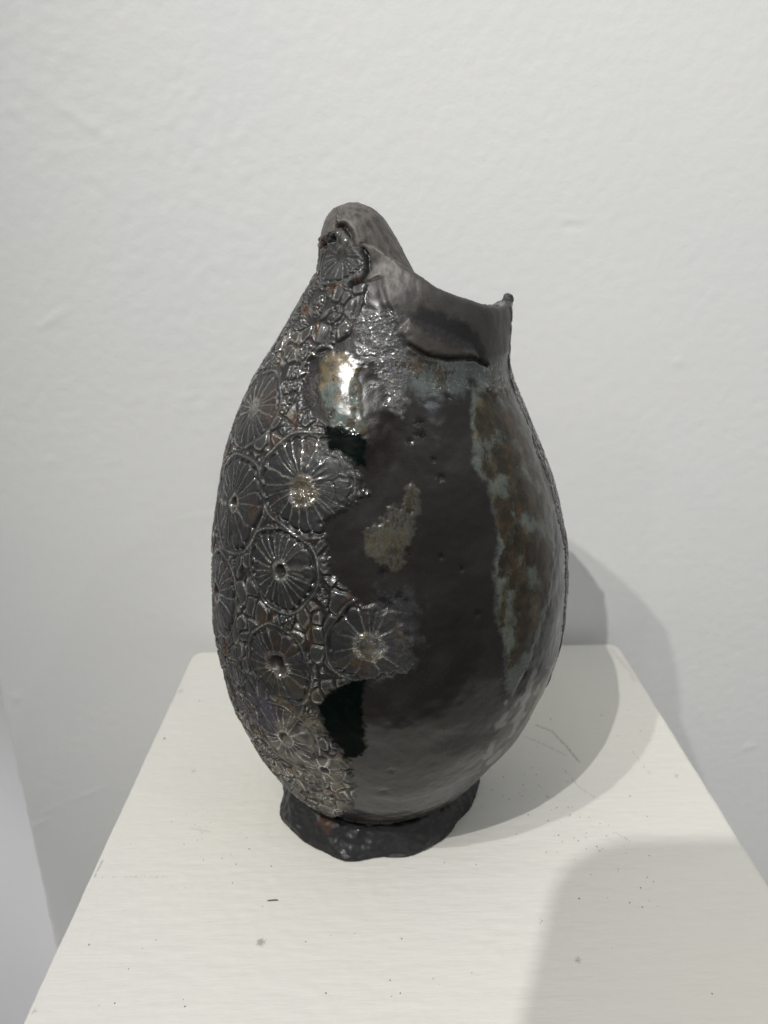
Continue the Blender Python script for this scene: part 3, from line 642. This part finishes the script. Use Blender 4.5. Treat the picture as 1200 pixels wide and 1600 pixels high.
def build_plinth():
    import bmesh
    pm, t, b = paint_mat('white_plinth_paint', (.68, .672, .632), fine=(560., .15), med=(140., .20), stretch=(.16, 1, 1), tint=.05, rough=.5)
    # greyish rubbed marks and tiny dark specks in the paint
    L = t.links.new; tc = N(t, 'ShaderNodeTexCoord')
    old = b.inputs['Base Color'].links[0].from_socket
    vo = N(t, 'ShaderNodeTexVoronoi', Scale=190.); L(tc.outputs['Object'], vo.inputs['Vector'])
    msk = N(t, 'ShaderNodeTexNoise', Scale=22., Detail=2.); L(tc.outputs['Object'], msk.inputs['Vector'])
    sz = N(t, 'ShaderNodeMapRange'); sz.inputs['From Min'].default_value = .50; sz.inputs['From Max'].default_value = .75; sz.inputs['To Min'].default_value = 0.0; sz.inputs['To Max'].default_value = .22
    L(msk.outputs[0], sz.inputs['Value'])
    sr = N(t, 'ShaderNodeSeparateColor'); L(vo.outputs['Color'], sr.inputs[0])
    pw = N(t, 'ShaderNodeMath', operation='POWER'); L(sr.outputs[0], pw.inputs[0]); pw.inputs[1].default_value = 2.5
    s2 = N(t, 'ShaderNodeMath', operation='MULTIPLY'); L(sz.outputs[0], s2.inputs[0]); L(pw.outputs[0], s2.inputs[1])
    lt = N(t, 'ShaderNodeMath', operation='LESS_THAN'); L(vo.outputs['Distance'], lt.inputs[0]); L(s2.outputs[0], lt.inputs[1])
    mx = N(t, 'ShaderNodeMixRGB'); L(lt.outputs[0], mx.inputs[0]); L(old, mx.inputs[1]); mx.inputs[2].default_value = (.22, .20, .17, 1)
    sm = N(t, 'ShaderNodeAttribute'); sm.attribute_name = 'smudge'
    n5 = N(t, 'ShaderNodeTexNoise', Scale=900., Detail=4.); L(tc.outputs['Object'], n5.inputs['Vector'])
    ad = N(t, 'ShaderNodeMath', operation='MULTIPLY_ADD'); L(n5.outputs[0], ad.inputs[0]); ad.inputs[1].default_value = 1.; L(sm.outputs['Fac'], ad.inputs[2])
    mr = N(t, 'ShaderNodeMapRange'); mr.inputs['From Min'].default_value = .72; mr.inputs['From Max'].default_value = 1.10; mr.inputs['To Max'].default_value = .75; L(ad.outputs[0], mr.inputs['Value'])
    mx2 = N(t, 'ShaderNodeMixRGB'); L(mr.outputs[0], mx2.inputs[0]); L(mx.outputs[0], mx2.inputs[1]); mx2.inputs[2].default_value = (.30, .285, .25, 1)
    L(mx2.outputs[0], b.inputs['Base Color'])
    w_, x1, yb, yf = .3223, .16115, .4953, .168
    H0 = PLINTH_H; R0 = .0085; B = .0022
    bm = bmesh.new()
    def outline(r, inset, z, n=8):
        pts = []
        for cx, cy, a0 in ((x1-r, yb-r, 0), (-x1+r, yb-r, 90), (-x1+r, yf+r, 180), (x1-r, yf+r, 270)):
            for k in range(n+1):
                a = math.radians(a0+90*k/n); rr = max(r-inset, .0001)
                pts.append((cx+rr*math.cos(a), cy+rr*math.sin(a), z))
        out = []
        for a, b_ in zip(pts, pts[1:]+pts[:1]):                     # hand-sanded edges: not quite straight
            L_ = math.dist(a, b_); k = max(1, int(L_/.002))
            out += [tuple(a[i]+(b_[i]-a[i])*j/k for i in range(3)) for j in range(k)]
        P = np.array(out); w_ = 0 if inset >= B-1e-6 else 1
        d = .00030*fbm(P*np.array([60, 60, 0])+3, 3)*w_*(1 if z > H0-.05 else .6)
        c = P[:, :2]-np.array([0, (yb+yf)/2]); c = c/np.abs(c).max(1)[:, None]
        P[:, :2] += c*d[:, None]
        return P.tolist()
    root = bpy.data.objects.new('display_plinth', None); sc.collection.objects.link(root); root.location = (0, 0, 0)
    tag(root, 'white painted wooden plinth with scuffed top under the dark vase', 'plinth')
    H0 = PLINTH_H; R0 = .0085; B = .0022
    prof = [(0, 0.0), (0, H0-B-.03), (0, H0-B)] + [(B-B*math.cos(math.radians(a)), H0-B+B*math.sin(math.radians(a))) for a in (22, 45, 68, 90)]
    rings = []
    for ins, z in prof:
        rings.append([bm.verts.new(p) for p in outline(R0, ins, z)])
    for a, c in zip(rings[:-1], rings[1:]):
        for i in range(len(a)):
            f = bm.faces.new((a[i], a[(i+1) % len(a)], c[(i+1) % len(c)], c[i])); f.smooth = True
    bm.faces.new(rings[0][::-1])
    me = bpy.data.meshes.new('side_panels'); bm.to_mesh(me); bm.free(); link('plinth_body', me, pm, root)
    # top board as a fine grid carrying brush marks, chips and smudges
    nu, nv = 320, 320
    ex, ey0, ey1 = x1-B, yf+B, yb-B
    def f(u_, v_):
        x = -ex+2*ex*u_; y = ey0+(ey1-ey0)*v_
        # pull the grid's corners in to follow the rounded outline
        r = R0-B
        cx = np.clip(x, -ex+r, ex-r); cy = np.clip(y, ey0+r, ey1-r)
        dx, dy = x-cx, y-cy; m = np.maximum(np.abs(dx), np.abs(dy)); l = np.sqrt(dx*dx+dy*dy)+1e-12
        x = np.where((dx != 0) & (dy != 0), cx+dx*m/l, x); y = np.where((dx != 0) & (dy != 0), cy+dy*m/l, y)
        P = np.stack([x, y, 0*x], 1)
        h = (.00009+.00010*sst(-.1, .5, fbm(P*14+21, 2)))*fbm(P*np.array([70, 260, 1]), 3) + .00011*fbm(P*np.array([150, 150, 1])+9, 3) + .00010*fbm(P*np.array([300, 60, 1])+4, 2)*sst(0, .4, fbm(P*18+2, 2)) + .0002*fbm(P*12, 2)
        e_ = np.minimum(np.minimum(ex-np.abs(x), y-ey0), ey1-y); h = h*sst(0, .003, e_)
        return np.stack([x, y, H0+h-.00002], 1)
    V, Q = grid(nu, nv, f)
    me = np_mesh('top_board', V, Q); sm_ = np.zeros(len(V), np.float32)
    for kind, pts, wd, amt in SMUDGES:
        P = V.copy(); P[:, 2] = 0
        pts3 = [(p[0], p[1], 0) for p in pts]
        if len(pts3) == 1: d = np.linalg.norm(P-np.array(pts3[0]), axis=1)
        else: d = line_d(pts3, P)
        sm_ = np.maximum(sm_, amt*np.exp(-(d/wd)**2))
    a = me.attributes.new('smudge', 'FLOAT', 'POINT'); a.data.foreach_set('value', sm_)
    link('top_board', me, pm, root)
    # loose grit and a splinter lying on the top
    g = np.random.RandomState(5)
    gm, t, b = new_mat('dark_grit'); n = N(t, 'ShaderNodeTexNoise', Scale=300.); cr = N(t, 'ShaderNodeValToRGB')
    cr.color_ramp.elements[0].color = (.03, .025, .02, 1); cr.color_ramp.elements[1].color = (.16, .13, .10, 1)
    t.links.new(n.outputs[0], cr.inputs[0]); t.links.new(cr.outputs[0], b.inputs['Base Color']); b.inputs['Roughness'].default_value = .8
    VV, QQ = [], []
    base = np.array([(x, y, z) for x in (-1, 1) for y in (-1, 1) for z in (0, 1)], float)
    bq = np.array([(0, 1, 3, 2), (4, 6, 7, 5), (0, 4, 5, 1), (2, 3, 7, 6), (0, 2, 6, 4), (1, 5, 7, 3)])
    def crumb(x, y, sx_, sy_, sz_, a):
        q = base*np.array([sx_, sy_, sz_])*(1+.35*g.rand(8, 3)); q[:, :2] *= (1-.35*base[:, 2:3])
        c, s = math.cos(a), math.sin(a)
        q = np.stack([q[:, 0]*c-q[:, 1]*s+x, q[:, 0]*s+q[:, 1]*c+y, q[:, 2]+H0+.00004], 1)
        QQ.append(bq+8*len(VV)); VV.append(q)
    for _ in range(22):
        x, y = g.uniform(-.155, .155), g.uniform(.18, .485)
        if (x+.022)**2+(y-.34)**2 < .06**2: continue
        s_ = g.uniform(.00018, .00042)*(1.8 if g.rand() > .93 else 1)
        crumb(x, y, s_, s_*g.uniform(.5, 1), s_*.6, g.rand()*3)
    for cx, cy, sp, n_ in GRIT:
        for _ in range(int(n_*.9)):
            s_ = g.uniform(.00012, .00030); crumb(cx+g.normal()*sp, cy+g.normal()*sp, s_, s_*.7, s_*.5, g.rand()*3)
    me = np_mesh('grit', np.concatenate(VV), np.concatenate(QQ), smooth=False)
    tag(link('grit', me, gm, root), kind='stuff')
    VV.clear(); QQ.clear(); x, y = SPLINTER; crumb(x, y, .0021, .00028, .0003, .05)
    link('splinter', np_mesh('splinter', np.concatenate(VV), np.concatenate(QQ), smooth=False), gm, root)
    root.rotation_euler = (0, 0, 0)

def build_shadow_slab():
    """the visitor's tablet, held up behind the camera; only its shadow reaches the picture"""
    import bmesh
    m, t, b = new_mat('dark_tablet'); n = N(t, 'ShaderNodeTexNoise', Scale=40.); cr = N(t, 'ShaderNodeValToRGB')
    cr.color_ramp.elements[0].color = (.03, .03, .032, 1); cr.color_ramp.elements[1].color = (.04, .04, .042, 1)
    t.links.new(n.outputs[0], cr.inputs[0]); t.links.new(cr.outputs[0], b.inputs['Base Color']); b.inputs['Roughness'].default_value = .4
    px_, py_, pz_, dy_, dz_ = SHADOW_SLAB; w_, h_, r, th_ = .24, .20, .022, .008
    bm = bmesh.new(); pts = []
    for cx, cz, a0 in ((w_-r, -r, 0), (r, -r, 90), (r, -h_+r, 180), (w_-r, -h_+r, 270)):
        for k in range(11):
            a = math.radians(a0+9*k); pts.append((cx+r*math.cos(a), -(cz+r*math.sin(a))))
    A = [bm.verts.new((px_+p[0], py_+p[1]*dy_, pz_+p[1]*dz_)) for p in pts]
    B_ = [bm.verts.new((px_+p[0], py_+p[1]*dy_+th_*dz_, pz_+p[1]*dz_-th_*dy_)) for p in pts]
    bm.faces.new(A[::-1]); bm.faces.new(B_)
    for i in range(len(A)): bm.faces.new((A[i], A[(i+1) % len(A)], B_[(i+1) % len(A)], B_[i]))
    bmesh.ops.recalc_face_normals(bm, faces=bm.faces)
    me = bpy.data.meshes.new('tablet'); bm.to_mesh(me); bm.free()
    o = link('tablet', me, m); tag(o, 'dark tablet held up outside the frame, its rounded shadow on the plinth', 'tablet')

CENTRES = [(1, .02, -.16, .26, 0), (0, .05, -.02, .20, 1), (0, .02, .02, .30, 2), (1, .0, -.1, .30, 1), (0, .1, .0, .16, 0), (1, 0, 0, .22, 1), (0, 0, 0, .22, 2),
    (1, .1, .1, .16, 1), (0, -.1, .55, .20, 1), (0, 0, 0, .22, 1), (0, 0, 0, .2, 2), (0, .1, 0, .25, 1), (1, 0, 0, .2, 0)]      # mound or hole, offset, size, tone
STRENGTH = [1, 1, 1, .95, .85, .5, .85, .32, .85, .75, .6, .5, .25]
VOX = .00095
WALL_X0 = -0.3233
WALL_MARKS = [(0.1113, PLINTH_H+(0.2984), 0.0083, 0.0018, -0.00054, 0.00), (0.1112, PLINTH_H+(0.3003), 0.0083, 0.0020, 0.00036, 0.00), (-0.3152, PLINTH_H+(-0.1713), 0.0110, 0.0016, 0.00060, 0.45), (-0.3077, PLINTH_H+(-0.1396), 0.0088, 0.0020, 0.00036, 1.40), (-0.2660, PLINTH_H+(-0.1406), 0.0132, 0.0016, 0.00036, 0.45), (-0.2978, PLINTH_H+(-0.1543), 0.0176, 0.0013, 0.00030, 0.45), (-0.3241, PLINTH_H+(-0.2987), 0.0055, 0.0013, 0.00048, -0.60), (-0.3108, PLINTH_H+(-0.0462), 0.0033, 0.0039, 0.00054, 0.00), (-0.2067, PLINTH_H+(0.3698), 0.0330, 0.0026, 0.00036, -0.60), (-0.2351, PLINTH_H+(0.2446), 0.0132, 0.0026, 0.00042, 0.50), (0.2835, PLINTH_H+(-0.1073), 0.0066, 0.0026, 0.00036, 0.20), (0.1890, PLINTH_H+(0.2095), 0.0033, 0.0026, 0.00048, 0.00)]
SMUDGES = [('spot', [(-0.0727, 0.2419)], 0.0022, 0.75),
    ('line', [(0.0783, 0.3940), (0.0866, 0.3878), (0.0920, 0.3724), (0.0960, 0.3579)], 0.0009, 0.62),
    ('line', [(0.0682, 0.3832), (0.0790, 0.3746), (0.0900, 0.3640)], 0.0008, 0.50),
    ('line', [(0.0853, 0.3525), (0.0903, 0.3361), (0.0980, 0.3256)], 0.0006, 0.50),
    ('spot', [(0.1475, 0.3439)], 0.0020, 0.50),
    ('line', [(0.0994, 0.3020), (0.1055, 0.2953)], 0.0006, 0.55),
    ('spot', [(0.0621, 0.2301)], 0.0016, 0.65),
    ('line', [(0.1295, 0.3687), (0.1337, 0.3427)], 0.0005, 0.45),
    ('line', [(0.1534, 0.4859), (0.1574, 0.4541), (0.1564, 0.4417)], 0.0030, 0.32),
    ('spot', [(-0.1581, 0.4410)], 0.0040, 0.40),
    ('spot', [(-0.1602, 0.3993)], 0.0012, 0.60),
    ('spot', [(-0.1290, 0.3564)], 0.0020, 0.45),
    ('line', [(-0.1584, 0.2899), (-0.1592, 0.2799)], 0.0010, 0.55),
    ('line', [(-0.1189, 0.3104), (-0.1083, 0.3078)], 0.0012, 0.35),
    ('line', [(-0.1579, 0.2799), (-0.1238, 0.2790)], 0.0008, 0.33),
    ('spot', [(-0.1587, 0.2128)], 0.0015, 0.50),
    ('spot', [(0.0190, 0.3546)], 0.0080, 0.15)]
GRIT = [(-0.1160, 0.3126, 0.0070, 18), (0.0799, 0.3025, 0.0100, 26), (-0.0982, 0.2903, 0.0100, 16), (0.0697, 0.3315, 0.0100, 18), (0.0930, 0.2811, 0.0140, 22), (0.0220, 0.2850, 0.0050, 4), (0.0076, 0.2314, 0.0120, 5), (0.0502, 0.2476, 0.0015, 4), (0.0460, 0.3374, 0.0120, 14), (-0.1008, 0.2340, 0.0200, 8)]
SPLINTER = (-0.0703, 0.2638)
SHADOW_SLAB = (-0.1571, -0.0339, PLINTH_H+(0.5589), -0.3420, -0.9397)  # out-of-view slab, added only for its shadow on the front right
build_wall()
build_plinth()
build_shadow_slab()
build_vase((-.022, .340, PLINTH_H))
